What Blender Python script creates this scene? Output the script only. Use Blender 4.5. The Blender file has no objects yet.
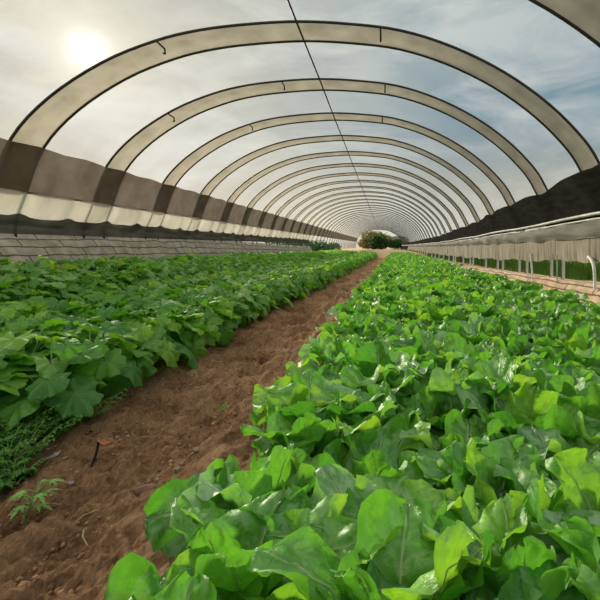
import bpy, math, random
import numpy as np

PI = math.pi
sc = bpy.context.scene
COL = sc.collection
H_CAM = 1.0            # eye height above the dirt path (m)
F = 417.0 / 600.0      # focal length over frame width

# ------------------------------------------------------------------ helpers
def ordinal(n):
    ones = ['', 'first', 'second', 'third', 'fourth', 'fifth', 'sixth', 'seventh', 'eighth', 'ninth', 'tenth',
            'eleventh', 'twelfth', 'thirteenth', 'fourteenth', 'fifteenth', 'sixteenth', 'seventeenth',
            'eighteenth', 'nineteenth']
    if n < 20:
        return ones[n]
    tens = {2: 'twent', 3: 'thirt', 4: 'fort', 5: 'fift', 6: 'sixt', 7: 'sevent', 8: 'eight', 9: 'ninet'}
    t, o = divmod(n, 10)
    return tens[t] + 'ieth' if o == 0 else tens[t] + 'y-' + ones[o]

class MB:
    """collects verts / faces / uvs for one mesh"""
    def __init__(self):
        self.v = []; self.f = []; self.uv = []; self.n = 0
    def add(self, v, f, uv=None):
        v = np.asarray(v, float)
        self.v.append(v)
        f = np.asarray(f, int)
        self.f.append(f + self.n)
        self.uv.append(np.zeros((len(v), 2)) if uv is None else np.asarray(uv, float))
        self.n += len(v)
        return self
    def mesh(self, name, mat, smooth=True):
        v = np.concatenate(self.v)
        uv = np.concatenate(self.uv)
        me = bpy.data.meshes.new(name)
        sizes = []; loops = []
        for f in self.f:
            if len(f):
                sizes.append(np.full(len(f), f.shape[1])); loops.append(f.ravel())
        sizes = np.concatenate(sizes); loops = np.concatenate(loops)
        me.vertices.add(len(v)); me.vertices.foreach_set('co', v.ravel())
        me.loops.add(len(loops)); me.loops.foreach_set('vertex_index', loops.astype(np.int32))
        me.polygons.add(len(sizes))
        st = np.concatenate([[0], np.cumsum(sizes)[:-1]])
        me.polygons.foreach_set('loop_start', st.astype(np.int32))
        me.update(calc_edges=True)
        l = me.uv_layers.new(name='UVMap')
        l.data.foreach_set('uv', uv[loops].ravel())
        me.polygons.foreach_set('use_smooth', np.full(len(sizes), smooth))
        me.materials.append(mat)
        me.validate()
        return me

def link(name, me, parent=None, kind=None, label=None, cat=None, group=None, loc=None):
    o = bpy.data.objects.new(name, me)
    COL.objects.link(o)
    if parent is not None: o.parent = parent
    if loc is not None: o.location = loc
    if kind: o['kind'] = kind
    if label: o['label'] = label
    if cat: o['category'] = cat
    if group: o['group'] = group
    return o

def grid_faces(nu, nv, wrap=False):
    """verts laid out [j*(nu+1)+i]"""
    w = nu if wrap else nu + 1
    i, j = np.meshgrid(np.arange(nu), np.arange(nv))
    i = i.ravel(); j = j.ravel()
    i2 = (i + 1) % w
    return np.stack([j * w + i, j * w + i2, (j + 1) * w + i2, (j + 1) * w + i], 1)

def tube(pts, r, n=8, caps=True):
    P = np.asarray(pts, float)
    R = np.broadcast_to(np.asarray(r, float), (len(P),))
    T = np.gradient(P, axis=0)
    T /= np.linalg.norm(T, axis=1)[:, None] + 1e-12
    up = np.array([0, 0, 1.0]) if abs(T[0][2]) < .9 else np.array([0, 1.0, 0])
    a = np.cross(T[0], up); a /= np.linalg.norm(a)
    A = []
    for t in T:
        a = a - t * np.dot(a, t); a /= np.linalg.norm(a); A.append(a)
    A = np.array(A); B = np.cross(T, A)
    th = np.arange(n) / n * 2 * PI
    V = P[:, None, :] + R[:, None, None] * (A[:, None, :] * np.cos(th)[None, :, None] + B[:, None, :] * np.sin(th)[None, :, None])
    V = V.reshape(-1, 3)
    Fq = grid_faces(n, len(P) - 1, True)
    out = [(V, Fq)]
    if caps:
        for base, rev in ((0, True), ((len(P) - 1) * n, False)):
            ring = V[base:base + n]
            c = ring.mean(0)
            vv = np.vstack([ring, c])
            k = np.arange(n)
            tri = np.stack([k, (k + 1) % n, np.full(n, n)], 1)
            if rev: tri = tri[:, ::-1]
            out.append((vv, tri))
    return out

def add_tube(mb, pts, r, n=8, caps=True):
    for v, f in tube(pts, r, n, caps): mb.add(v, f)
    return mb

def rotz(v, a):
    c, s = math.cos(a), math.sin(a)
    return np.stack([v[:, 0] * c - v[:, 1] * s, v[:, 0] * s + v[:, 1] * c, v[:, 2]], 1)

def vnoise(x, y, seed=0):
    """smooth value noise, vectorised"""
    x = np.asarray(x, float); y = np.asarray(y, float)
    xi = np.floor(x).astype(np.int64); yi = np.floor(y).astype(np.int64)
    fx = x - xi; fy = y - yi
    fx = fx * fx * (3 - 2 * fx); fy = fy * fy * (3 - 2 * fy)
    def h(a, b):
        n = (a * 374761393 + b * 668265263 + seed * 974634777) & 0x7fffffff
        n = ((n ^ (n >> 13)) * 1274126177) & 0x7fffffff
        return ((n ^ (n >> 16)) & 0xffff) / 65535.0
    return (h(xi, yi) * (1 - fx) + h(xi + 1, yi) * fx) * (1 - fy) + (h(xi, yi + 1) * (1 - fx) + h(xi + 1, yi + 1) * fx) * fy - .5

# ------------------------------------------------------------------ materials
def new_mat(name):
    m = bpy.data.materials.new(name); m.use_nodes = True
    nt = m.node_tree; nt.nodes.clear()
    return m, nt, nt.nodes, nt.links

def N(nodes, t, **kw):
    n = nodes.new(t)
    for k, v in kw.items():
        if k in n.inputs.keys() if isinstance(k, str) else False:
            n.inputs[k].default_value = v
        else:
            setattr(n, k, v)
    return n

def ramp(nodes, stops, interp='LINEAR'):
    r = nodes.new('ShaderNodeValToRGB')
    r.color_ramp.interpolation = interp
    e = r.color_ramp.elements
    while len(e) < len(stops): e.new(.5)
    for k, (p, c) in enumerate(stops):
        e[k].position = p; e[k].color = (*c, 1)
    return r

def rgb(r, g, b):
    f = lambda c: ((c / 255 + .055) / 1.055) ** 2.4 if c > 10 else c / 255 / 12.92
    return (f(r), f(g), f(b))

def simple_mat(name, c1, c2, scale=8., rough=.8, bump=.0, detail=5., spec=.3, metallic=0., stretch=(1, 1, 1), transl=0., coords='Object'):
    m, nt, nd, lk = new_mat(name)
    out = nd.new('ShaderNodeOutputMaterial'); p = nd.new('ShaderNodeBsdfPrincipled')
    tc = nd.new('ShaderNodeTexCoord'); mp = nd.new('ShaderNodeMapping'); mp.inputs['Scale'].default_value = stretch
    nz = nd.new('ShaderNodeTexNoise'); nz.inputs['Scale'].default_value = scale; nz.inputs['Detail'].default_value = detail
    r = ramp(nd, [(.3, c1), (.7, c2)])
    lk.new(tc.outputs[coords], mp.inputs[0]); lk.new(mp.outputs[0], nz.inputs['Vector'])
    lk.new(nz.outputs['Fac'], r.inputs[0]); lk.new(r.outputs[0], p.inputs['Base Color'])
    p.inputs['Roughness'].default_value = rough; p.inputs['Specular IOR Level'].default_value = spec
    p.inputs['Metallic'].default_value = metallic
    if bump:
        b = nd.new('ShaderNodeBump'); b.inputs['Strength'].default_value = bump; b.inputs['Distance'].default_value = .02
        lk.new(nz.outputs['Fac'], b.inputs['Height']); lk.new(b.outputs[0], p.inputs['Normal'])
    if transl:
        t = nd.new('ShaderNodeBsdfTranslucent'); mx = nd.new('ShaderNodeMixShader'); mx.inputs[0].default_value = transl
        lk.new(r.outputs[0], t.inputs[0]); lk.new(p.outputs[0], mx.inputs[1]); lk.new(t.outputs[0], mx.inputs[2])
        lk.new(mx.outputs[0], out.inputs[0])
    else:
        lk.new(p.outputs[0], out.inputs[0])
    return m

def leaf_mat(name, stops, tstops, transl=.4, rough=.42, spec=.5, vein='pinnate', vein_col=(.42, .58, .24), bump=.5, by_object=False):
    """leaf blade: per-leaf colour (random per island or per object), veins from UV, waxy gloss, light shining through"""
    m, nt, nd, lk = new_mat(name)
    out = nd.new('ShaderNodeOutputMaterial'); p = nd.new('ShaderNodeBsdfPrincipled')
    if by_object:
        oi = nd.new('ShaderNodeObjectInfo'); rnd = oi.outputs['Random']
    else:
        g = nd.new('ShaderNodeNewGeometry'); rnd = g.outputs['Random Per Island']
    r1 = ramp(nd, stops); lk.new(rnd, r1.inputs[0])
    r2 = ramp(nd, tstops); lk.new(rnd, r2.inputs[0])
    uv = nd.new('ShaderNodeUVMap'); uv.uv_map = 'UVMap'
    sp = nd.new('ShaderNodeSeparateXYZ'); lk.new(uv.outputs[0], sp.inputs[0])
    def math_(op, a, b=None, clamp=False):
        n = nd.new('ShaderNodeMath'); n.operation = op; n.use_clamp = clamp
        for k, x in enumerate((a, b)):
            if x is None: continue
            if isinstance(x, (int, float)): n.inputs[k].default_value = x
            else: lk.new(x, n.inputs[k])
        return n.outputs[0]
    u, v = sp.outputs[0], sp.outputs[1]
    geo = nd.new('ShaderNodeTexCoord')
    nz = nd.new('ShaderNodeTexNoise'); nz.inputs['Scale'].default_value = 45; nz.inputs['Detail'].default_value = 4
    lk.new(geo.outputs['Object'], nz.inputs['Vector'])
    if vein == 'pinnate':
        s = math_('ABSOLUTE', math_('SUBTRACT', math_('MULTIPLY', u, 2.), 1.))
        mid = math_('SUBTRACT', 1., math_('MULTIPLY', s, 13.), True)
        ph = math_('SUBTRACT', math_('MULTIPLY', v, 48.), math_('MULTIPLY', s, 11.))
        ph = math_('ADD', ph, math_('MULTIPLY', nz.outputs['Fac'], 5.))
        lat = math_('POWER', math_('ADD', math_('MULTIPLY', math_('SINE', ph), .5), .5), 9.)
        lat = math_('MULTIPLY', lat, math_('SUBTRACT', 1., s, True))
        vn = math_('MAXIMUM', mid, math_('MULTIPLY', lat, .45))
        hump = math_('SINE', ph)
    else:
        c = math_('ABSOLUTE', math_('COSINE', math_('MULTIPLY', u, 7 * PI)))
        mid = math_('SUBTRACT', 1., math_('MULTIPLY', math_('MULTIPLY', c, v), 14.), True)
        ph = math_('ADD', math_('MULTIPLY', v, 34.), math_('MULTIPLY', c, 12.))
        lat = math_('POWER', math_('ADD', math_('MULTIPLY', math_('SINE', ph), .5), .5), 9.)
        vn = math_('MAXIMUM', mid, math_('MULTIPLY', lat, .3))
        hump = math_('MULTIPLY', math_('SINE', ph), .25)
    # mottling
    mot = nd.new('ShaderNodeMixRGB'); mot.blend_type = 'MULTIPLY'; mot.inputs[0].default_value = .5
    rm = ramp(nd, [(.3, (.62, .68, .6)), (.7, (1.1, 1.1, 1.05))]); lk.new(nz.outputs['Fac'], rm.inputs[0])
    lk.new(r1.outputs[0], mot.inputs[1]); lk.new(rm.outputs[0], mot.inputs[2])
    mx = nd.new('ShaderNodeMixRGB'); mx.inputs[2].default_value = (*vein_col, 1)
    lk.new(math_('MULTIPLY', vn, .7), mx.inputs[0]); lk.new(mot.outputs[0], mx.inputs[1])
    lk.new(mx.outputs[0], p.inputs['Base Color'])
    p.inputs['Roughness'].default_value = rough; p.inputs['Specular IOR Level'].default_value = spec
    b = nd.new('ShaderNodeBump'); b.inputs['Strength'].default_value = bump; b.inputs['Distance'].default_value = .006
    hh = math_('ADD', math_('MULTIPLY', hump, .25), math_('MULTIPLY', nz.outputs['Fac'], 1.2))
    hh = math_('SUBTRACT', hh, math_('MULTIPLY', mid, .8))
    lk.new(hh, b.inputs['Height']); lk.new(b.outputs[0], p.inputs['Normal'])
    t = nd.new('ShaderNodeBsdfTranslucent')
    lk.new(b.outputs[0], t.inputs['Normal'])
    mt = nd.new('ShaderNodeMixRGB'); mt.blend_type = 'MULTIPLY'; mt.inputs[0].default_value = .6
    lk.new(r2.outputs[0], mt.inputs[1]); lk.new(rm.outputs[0], mt.inputs[2])
    lk.new(mt.outputs[0], t.inputs[0])
    ms = nd.new('ShaderNodeMixShader'); ms.inputs[0].default_value = transl
    lk.new(p.outputs[0], ms.inputs[1]); lk.new(t.outputs[0], ms.inputs[2]); lk.new(ms.outputs[0], out.inputs[0])
    return m

LET = [(0., (.05, .19, .025)), (.25, (.15, .40, .035)), (.5, (.09, .29, .06)), (.72, (.22, .48, .04)), (.86, (.20, .42, .15)), (1., (.36, .56, .30))]  # palest stops put a silvery sky sheen into the leaf colour
LETT = [(0., (.12, .44, .03)), (.5, (.25, .65, .035)), (.75, (.44, .78, .04)), (1., (.25, .6, .08))]
M_LET = leaf_mat('lettuce leaf', LET, LETT, transl=.38, rough=.47, spec=.8, bump=.9)
M_LETO = leaf_mat('lettuce leaf single', LET, LETT, transl=.38, rough=.47, spec=.8, bump=.9, by_object=True)
VEG = [(0., (.06, .22, .025)), (.3, (.14, .38, .03)), (.55, (.075, .27, .05)), (.8, (.26, .52, .035)), (1., (.27, .49, .16))]
VEGT = [(0., (.14, .48, .02)), (.5, (.26, .64, .025)), (1., (.46, .80, .04))]
M_VEG = leaf_mat('vegetable leaf', VEG, VEGT, transl=.45, rough=.52, spec=.6, vein='palmate', vein_col=(.27, .45, .17), bump=.5)
M_VEGO = leaf_mat('vegetable leaf single', VEG, VEGT, transl=.45, rough=.52, spec=.6, vein='palmate', vein_col=(.27, .45, .17), bump=.5, by_object=True)
M_RIB = simple_mat('pale leaf midrib', (.30, .46, .16), (.42, .56, .25), 20, .5, transl=.2)
M_STEM = simple_mat('pale green stem', (.16, .32, .07), (.26, .42, .12), 20, .5, transl=.15)
M_WEED = simple_mat('weed leaf', (.10, .30, .04), (.24, .44, .09), 30, .5, transl=.3)
M_FERN = simple_mat('ferny weed leaf', (.04, .14, .02), (.10, .26, .03), 30, .55, transl=.3)
M_PIPE = simple_mat('dark steel pipe', (.018, .017, .014), (.05, .046, .038), 9, .6, spec=.4)
M_WIRE = simple_mat('black wire', (.012, .012, .011), (.02, .02, .018), 9, .6)
M_WHITE = simple_mat('white painted post', (.66, .63, .56), (.84, .82, .76), 12, .6)
M_RAIL = simple_mat('pale rail', (.34, .33, .29), (.60, .59, .54), 6, .5)
M_DARKLEAF = simple_mat('bush leaf dark', (.02, .075, .02), (.06, .17, .03), 1.5, .6, transl=.25)
M_OLIVELEAF = simple_mat('bush leaf olive', (.20, .22, .05), (.42, .38, .12), .9, .7, transl=.25)
M_BARK = simple_mat('bark', (.05, .035, .02), (.12, .09, .06), 12, .9)
M_GRASS = simple_mat('outside grass', (.05, .15, .015), (.14, .27, .03), 2, .6, transl=.35)
M_STONE = simple_mat('brown stone', (.10, .055, .03), (.19, .11, .065), 30, .85, bump=.4)
M_PEB = simple_mat('pale pebble', (.17, .13, .10), (.32, .27, .22), 30, .85, bump=.3)
M_TWIG = simple_mat('dark twig', (.018, .012, .009), (.05, .035, .025), 40, .9, bump=.4)
M_DRY = simple_mat('dry leaf', (.30, .10, .04), (.46, .19, .08), 30, .7, transl=.2)
M_STRAW = simple_mat('dry straw', (.20, .15, .09), (.33, .26, .16), 30, .8)
M_SCRAP = simple_mat('grey scrap', (.13, .13, .10), (.26, .26, .22), 40, .7)
M_ROOF = simple_mat('lavender roof', (.32, .31, .38), (.42, .41, .48), 2, .7)
M_HUTWALL = simple_mat('hut wall', (.20, .19, .18), (.27, .26, .25), 2, .8)
M_NETR = simple_mat('black shade net', (.013, .012, .010), (.034, .031, .026), 5, .95, bump=.3, spec=.05, transl=.5, stretch=(1, .6, 3))
M_NETL = simple_mat('brown shade net', (.11, .09, .072), (.18, .15, .125), 3, .9, bump=.3, spec=.1, transl=.45)
M_HEM = simple_mat('grey dirty hem', (.04, .036, .03), (.13, .118, .098), 4, .9, bump=.4, stretch=(1, .6, 2.5), transl=.1)
M_CLOTH = simple_mat('cream skirt sheet', (.36, .335, .28), (.60, .565, .48), 2.2, .7, bump=.5, transl=.5, stretch=(1, 1, .4))
M_BAND = simple_mat('beige band cloth', (.34, .305, .24), (.48, .435, .35), 3.5, .85, bump=.25, transl=.5)
M_CURG = simple_mat('grey curtain hem', (.10, .092, .078), (.26, .24, .205), 3, .85, bump=.4, stretch=(1, .5, 3), transl=.1)

def curtain_mat():
    m, nt, nd, lk = new_mat('tan curtain')
    out = nd.new('ShaderNodeOutputMaterial'); p = nd.new('ShaderNodeBsdfPrincipled')
    tc = nd.new('ShaderNodeTexCoord'); mp = nd.new('ShaderNodeMapping'); mp.inputs['Scale'].default_value = (1, 5, .7)
    nz = nd.new('ShaderNodeTexNoise'); nz.inputs['Scale'].default_value = 3.; nz.inputs['Detail'].default_value = 6
    lk.new(tc.outputs['Object'], mp.inputs[0]); lk.new(mp.outputs[0], nz.inputs['Vector'])
    r = ramp(nd, [(.3, (.13, .105, .075)), (.5, (.33, .275, .205)), (.75, (.48, .42, .33))])
    lk.new(nz.outputs['Fac'], r.inputs[0]); lk.new(r.outputs[0], p.inputs['Base Color']); p.inputs['Roughness'].default_value = .8
    b = nd.new('ShaderNodeBump'); b.inputs['Strength'].default_value = .4; b.inputs['Distance'].default_value = .03
    lk.new(nz.outputs['Fac'], b.inputs['Height']); lk.new(b.outputs[0], p.inputs['Normal'])
    t = nd.new('ShaderNodeBsdfTranslucent'); mx = nd.new('ShaderNodeMixShader'); mx.inputs[0].default_value = .35
    lk.new(r.outputs[0], t.inputs[0]); lk.new(p.outputs[0], mx.inputs[1]); lk.new(t.outputs[0], mx.inputs[2]); lk.new(mx.outputs[0], out.inputs[0])
    return m
M_CURT = curtain_mat()

def film_mat():
    m, nt, nd, lk = new_mat('greenhouse film')
    out = nd.new('ShaderNodeOutputMaterial')
    tc = nd.new('ShaderNodeTexCoord')
    nz = nd.new('ShaderNodeTexNoise'); nz.inputs['Scale'].default_value = .7; nz.inputs['Detail'].default_value = 7; nz.inputs['Roughness'].default_value = .65
    mp = nd.new('ShaderNodeMapping'); mp.inputs['Scale'].default_value = (1, 1.6, 1)
    lk.new(tc.outputs['Object'], mp.inputs[0]); lk.new(mp.outputs[0], nz.inputs['Vector'])
    fine = nd.new('ShaderNodeTexNoise'); fine.inputs['Scale'].default_value = 14; fine.inputs['Detail'].default_value = 6
    lk.new(tc.outputs['Object'], fine.inputs['Vector'])
    ad = nd.new('ShaderNodeMath'); ad.operation = 'MULTIPLY_ADD'; ad.inputs[1].default_value = .35
    lk.new(fine.outputs['Fac'], ad.inputs[0]); lk.new(nz.outputs['Fac'], ad.inputs[2])
    r = ramp(nd, [(.45, (.13, .13, .13)), (.95, (.31, .31, .31))]); lk.new(ad.outputs[0], r.inputs[0])
    tr = nd.new('ShaderNodeBsdfTransparent'); tr.inputs[0].default_value = (.93, .94, .92, 1)
    tl = nd.new('ShaderNodeBsdfTranslucent'); tl.inputs[0].default_value = (.80, .78, .70, 1)
    df = nd.new('ShaderNodeBsdfDiffuse'); df.inputs[0].default_value = (.74, .72, .66, 1)
    m1 = nd.new('ShaderNodeMixShader'); m1.inputs[0].default_value = .3
    lk.new(tl.outputs[0], m1.inputs[1]); lk.new(df.outputs[0], m1.inputs[2])
    m2 = nd.new('ShaderNodeMixShader'); lk.new(r.outputs[0], m2.inputs[0])
    lk.new(tr.outputs[0], m2.inputs[1]); lk.new(m1.outputs[0], m2.inputs[2])
    lk.new(m2.outputs[0], out.inputs[0])
    return m
M_FILM = film_mat()

def soil_mat():
    m, nt, nd, lk = new_mat('soil')
    out = nd.new('ShaderNodeOutputMaterial'); p = nd.new('ShaderNodeBsdfPrincipled')
    tc = nd.new('ShaderNodeTexCoord')
    n1 = nd.new('ShaderNodeTexNoise'); n1.inputs['Scale'].default_value = 2.2; n1.inputs['Detail'].default_value = 8; n1.inputs['Roughness'].default_value = .7
    n2 = nd.new('ShaderNodeTexNoise'); n2.inputs['Scale'].default_value = 46; n2.inputs['Detail'].default_value = 8; n2.inputs['Roughness'].default_value = .75
    mp = nd.new('ShaderNodeMapping'); mp.inputs['Scale'].default_value = (1.5, .7, 1); mp.inputs['Rotation'].default_value = (0, 0, .25)
    lk.new(tc.outputs['Object'], n1.inputs['Vector']); lk.new(tc.outputs['Object'], mp.inputs[0]); lk.new(mp.outputs[0], n2.inputs['Vector'])
    r1 = ramp(nd, [(.36, (.09, .044, .021)), (.49, (.33, .18, .09)), (.66, (.62, .39, .22))])
    ad = nd.new('ShaderNodeMath'); ad.operation = 'MULTIPLY_ADD'; ad.inputs[1].default_value = .55
    sb = nd.new('ShaderNodeMath'); sb.operation = 'MULTIPLY_ADD'; sb.inputs[1].default_value = .6; sb.inputs[2].default_value = -.07
    lk.new(n1.outputs['Fac'], sb.inputs[0]); lk.new(n2.outputs['Fac'], ad.inputs[0]); lk.new(sb.outputs[0], ad.inputs[2])
    lk.new(ad.outputs[0], r1.inputs[0])
    # sandy ground beyond the crops
    sp = nd.new('ShaderNodeSeparateXYZ'); lk.new(tc.outputs['Object'], sp.inputs[0])
    mr = nd.new('ShaderNodeMapRange'); mr.inputs[1].default_value = 36; mr.inputs[2].default_value = 41
    lk.new(sp.outputs[1], mr.inputs[0])
    rs = ramp(nd, [(.3, (.26, .18, .09)), (.7, (.46, .35, .19))]); lk.new(n1.outputs['Fac'], rs.inputs[0])
    mx = nd.new('ShaderNodeMixRGB'); lk.new(mr.outputs[0], mx.inputs[0]); lk.new(r1.outputs[0], mx.inputs[1]); lk.new(rs.outputs[0], mx.inputs[2])
    lk.new(mx.outputs[0], p.inputs['Base Color']); p.inputs['Roughness'].default_value = .95; p.inputs['Specular IOR Level'].default_value = .15
    b = nd.new('ShaderNodeBump'); b.inputs['Strength'].default_value = 1.; b.inputs['Distance'].default_value = .045
    lk.new(n2.outputs['Fac'], b.inputs['Height']); lk.new(b.outputs[0], p.inputs['Normal'])
    lk.new(p.outputs[0], out.inputs[0])
    return m
M_SOIL = soil_mat()
M_CRUMB = simple_mat('soil crumbs', (.09, .046, .023), (.42, .25, .14), 9, .95, bump=.4, spec=.1)

def block_mat(name, c1, c2, mortar, bw, bh, ms=.012, msm=.3):
    """courses of boards / earth blocks with irregular cracks, mapped by UV in metres"""
    m, nt, nd, lk = new_mat(name)
    out = nd.new('ShaderNodeOutputMaterial'); p = nd.new('ShaderNodeBsdfPrincipled')
    uv = nd.new('ShaderNodeUVMap'); uv.uv_map = 'UVMap'
    nz = nd.new('ShaderNodeTexNoise'); nz.inputs['Scale'].default_value = 2.2; nz.inputs['Detail'].default_value = 4
    lk.new(uv.outputs[0], nz.inputs['Vector'])
    mxv = nd.new('ShaderNodeMixRGB'); mxv.blend_type = 'LINEAR_LIGHT'; mxv.inputs[0].default_value = .05
    lk.new(uv.outputs[0], mxv.inputs[1]); lk.new(nz.outputs['Color'], mxv.inputs[2])
    br = nd.new('ShaderNodeTexBrick'); br.inputs['Scale'].default_value = 1.; br.inputs['Brick Width'].default_value = bw
    br.inputs['Row Height'].default_value = bh; br.inputs['Mortar Size'].default_value = ms; br.inputs['Mortar Smooth'].default_value = msm
    br.inputs['Color1'].default_value = (*c1, 1); br.inputs['Color2'].default_value = (*c2, 1); br.inputs['Mortar'].default_value = (*mortar, 1)
    lk.new(mxv.outputs[0], br.inputs['Vector'])
    n2 = nd.new('ShaderNodeTexNoise'); n2.inputs['Scale'].default_value = 6; n2.inputs['Detail'].default_value = 7
    lk.new(uv.outputs[0], n2.inputs['Vector'])
    rr = ramp(nd, [(.3, (.62, .60, .58)), (.7, (1.15, 1.13, 1.1))]); lk.new(n2.outputs['Fac'], rr.inputs[0])
    ml = nd.new('ShaderNodeMixRGB'); ml.blend_type = 'MULTIPLY'; ml.inputs[0].default_value = 1
    lk.new(br.outputs['Color'], ml.inputs[1]); lk.new(rr.outputs[0], ml.inputs[2]); lk.new(ml.outputs[0], p.inputs['Base Color'])
    p.inputs['Roughness'].default_value = .9; p.inputs['Specular IOR Level'].default_value = .2
    b = nd.new('ShaderNodeBump'); b.inputs['Strength'].default_value = .6; b.inputs['Distance'].default_value = .02
    lk.new(n2.outputs['Fac'], b.inputs['Height']); lk.new(b.outputs[0], p.inputs['Normal'])
    lk.new(p.outputs[0], out.inputs[0])
    return m
M_BOARDS = block_mat('grey board slope', (.42, .375, .32), (.50, .45, .385), (.12, .10, .085), .7, .13)
M_BANK = block_mat('earth bank', (.44, .31, .20), (.54, .40, .27), (.16, .10, .06), .8, .105, .015)

# ------------------------------------------------------------------ terrain
LX = [-60, -5.2, -4.9, -4.5, -3.42, -3.2, -2.85, -1.95, -1.76, -1.58, -1.2, -.9, -.72, -.55, 2.3, 2.42, 2.7, 2.95, 8, 60]
LZ = [.62, .72, .80, .53, .28, .12, .20, .06, .03, .0, -.015, 0, .05, .06, .06, .04, .06, .42, .42, .5]
def side_drop(y):                      # the sides of the field sink a little with distance
    return np.interp(y, [5, 26], [1., .62])
SKEW = .031                            # the rows run at a slight angle to the tunnel
def row_x(x, y):                        # distance across the rows, measured at the near end
    w = np.interp(x, [-4.4, -2.4, .3, 2.2], [0, 1, 1, 0])
    return x - w * SKEW * np.clip(y - 2, 0, 34)
def hz(x, y):
    x = np.asarray(x, float); y = np.asarray(y, float)
    z = np.interp(row_x(x, y), LX, LZ)
    z = np.where((x < -1.6) | (x > 2.5), z * side_drop(y), z)
    far = np.clip((y - 37) / 10, 0, 1); far = far * far * (3 - 2 * far)
    zf = .26 + .10 * vnoise(x * .25, y * .15, 5) + .12 * np.exp(-((x + 2.6) / 1.6) ** 2) * np.exp(-((y - 48) / 8) ** 2) * 2
    zf = zf + np.clip((y - 45) / 25, 0, 1) * .14
    return z * (1 - far) + zf * far

def floor():
    xs = np.concatenate([np.linspace(-60, -8, 14)[:-1], np.linspace(-8, -1.9, 32)[:-1], np.linspace(-1.9, -.35, 130)[:-1],
                         np.linspace(-.35, 3.2, 60)[:-1], np.linspace(3.2, 60, 18)])
    ys = [-6, -4, -2, 0, .6]
    y = .9
    while y < 130:
        ys.append(y); y += min(max(.012 * y, .012), 4)
    ys = np.array(ys)
    X, Y = np.meshgrid(xs, ys)
    Z = hz(X, Y)
    XW = X; X = row_x(X, Y)
    path = np.clip(1 - np.abs(X + 1.2) / .8, 0, 1) ** .5
    near = np.clip((40 - Y) / 8, 0, 1)
    # ruts along the path, lumps, clods
    wob = .06 * np.sin(Y * .7) + .05 * np.sin(Y * 1.9 + 1)
    rut = -.022 * np.exp(-((X + 1.36 + wob) / .09) ** 2) - .018 * np.exp(-((X + .98 + wob) / .08) ** 2) + .02 * np.exp(-((X + 1.17 + wob) / .08) ** 2)
    lumps = .045 * vnoise(X * 4.2, Y * 3.2, 1) + .040 * vnoise(X * 10, Y * 8, 2) + .034 * vnoise(X * 23, Y * 19, 3) + .026 * vnoise(X * 44, Y * 40, 4) + .016 * vnoise(X * 70, Y * 62, 6)
    ridges = .018 * (1 - np.abs(2 * vnoise(X * 9 + Y * 2.2, Y * 3.2 - X * 1.5, 9)) * 2)
    Z = Z + near * (path * (rut + lumps * 1.5 + ridges * 1.3) + (1 - path) * lumps * .35)
    mb = MB()
    X = XW
    mb.add(np.stack([X.ravel(), Y.ravel(), Z.ravel()], 1), grid_faces(len(xs) - 1, len(ys) - 1))
    link('floor', mb.mesh('floor', M_SOIL), kind='structure')
floor()

# ------------------------------------------------------------------ arch profile (x, height above ground) of the tunnel
PX = np.array([-1.80, -1.80, -1.80, -1.752, -1.665, -1.50, -1.265, -1.03, -.826, -.60, -.38, -.156, .07, .30, .53, .733, .89, .966, 1.03, 1.06, 1.06, 1.06]) * 2.6
PZ = np.array([-.12, 0., .12, .257, .48, .66, .815, .912, .962, .989, 1.0, .989, .960, .888, .775, .63, .47, .345, .2, .0, -.1, -.22]) * 2.6 + H_CAM
_d = np.concatenate([[0], np.cumsum(np.hypot(np.diff(PX), np.diff(PZ)))])
def _catmull(n):
    out = []
    P = np.stack([PX, PZ], 1)
    P = np.vstack([2 * P[0] - P[1], P, 2 * P[-1] - P[-2]])
    for k in range(1, len(P) - 2):
        for t in np.linspace(0, 1, n, endpoint=False):
            a, b, c, d = P[k - 1], P[k], P[k + 1], P[k + 2]
            out.append(.5 * ((2 * b) + (-a + c) * t + (2 * a - 5 * b + 4 * c - d) * t * t + (-a + 3 * b - 3 * c + d) * t ** 3))
    out.append(P[-2])
    return np.array(out)
ARCH = _catmull(4)
iap = int(np.argmax(ARCH[:, 1]))
def arch_x_left(z): return np.interp(z, ARCH[:iap + 1, 1], ARCH[:iap + 1, 0])
def arch_x_right(z): return np.interp(z, ARCH[iap:, 1][::-1], ARCH[iap:, 0][::-1])
CEN = np.array([-.38 * 2.6, 1.8])
def arch_off(off):
    d = ARCH - CEN; d /= np.linalg.norm(d, axis=1)[:, None]
    return ARCH + d * off

# hoops
Y0, DY, BW = 3.08, 1.66, .46
NHOOP = 39
HOOPY = [Y0 + .06 * (k > 0) * 1.5 + DY * k for k in range(NHOOP)]
YEND = HOOPY[-1] + BW + .05

def film():
    KEEP = np.ones(len(ARCH), bool); ii = np.arange(len(ARCH))
    KEEP[(ii < iap) & (ARCH[:, 1] < 1.28)] = False; KEEP[(ii > iap) & (ARCH[:, 1] < 1.08)] = False
    A = arch_off(.03)[KEEP]
    ys = np.concatenate([np.arange(-5, YEND, .55), [YEND]])
    mb = MB()
    V = []
    for y in ys:
        sag = -.012 * np.sin((y - Y0) / DY * 2 * PI)
        B = arch_off(.03 + .006 + sag)[KEEP]
        V.append(np.stack([B[:, 0], np.full(len(B), y), B[:, 1]], 1))
    mb.add(np.concatenate(V), grid_faces(len(A) - 1, len(ys) - 1))
    link('ceiling', mb.mesh('ceiling', M_FILM), kind='structure')
film()

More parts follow.
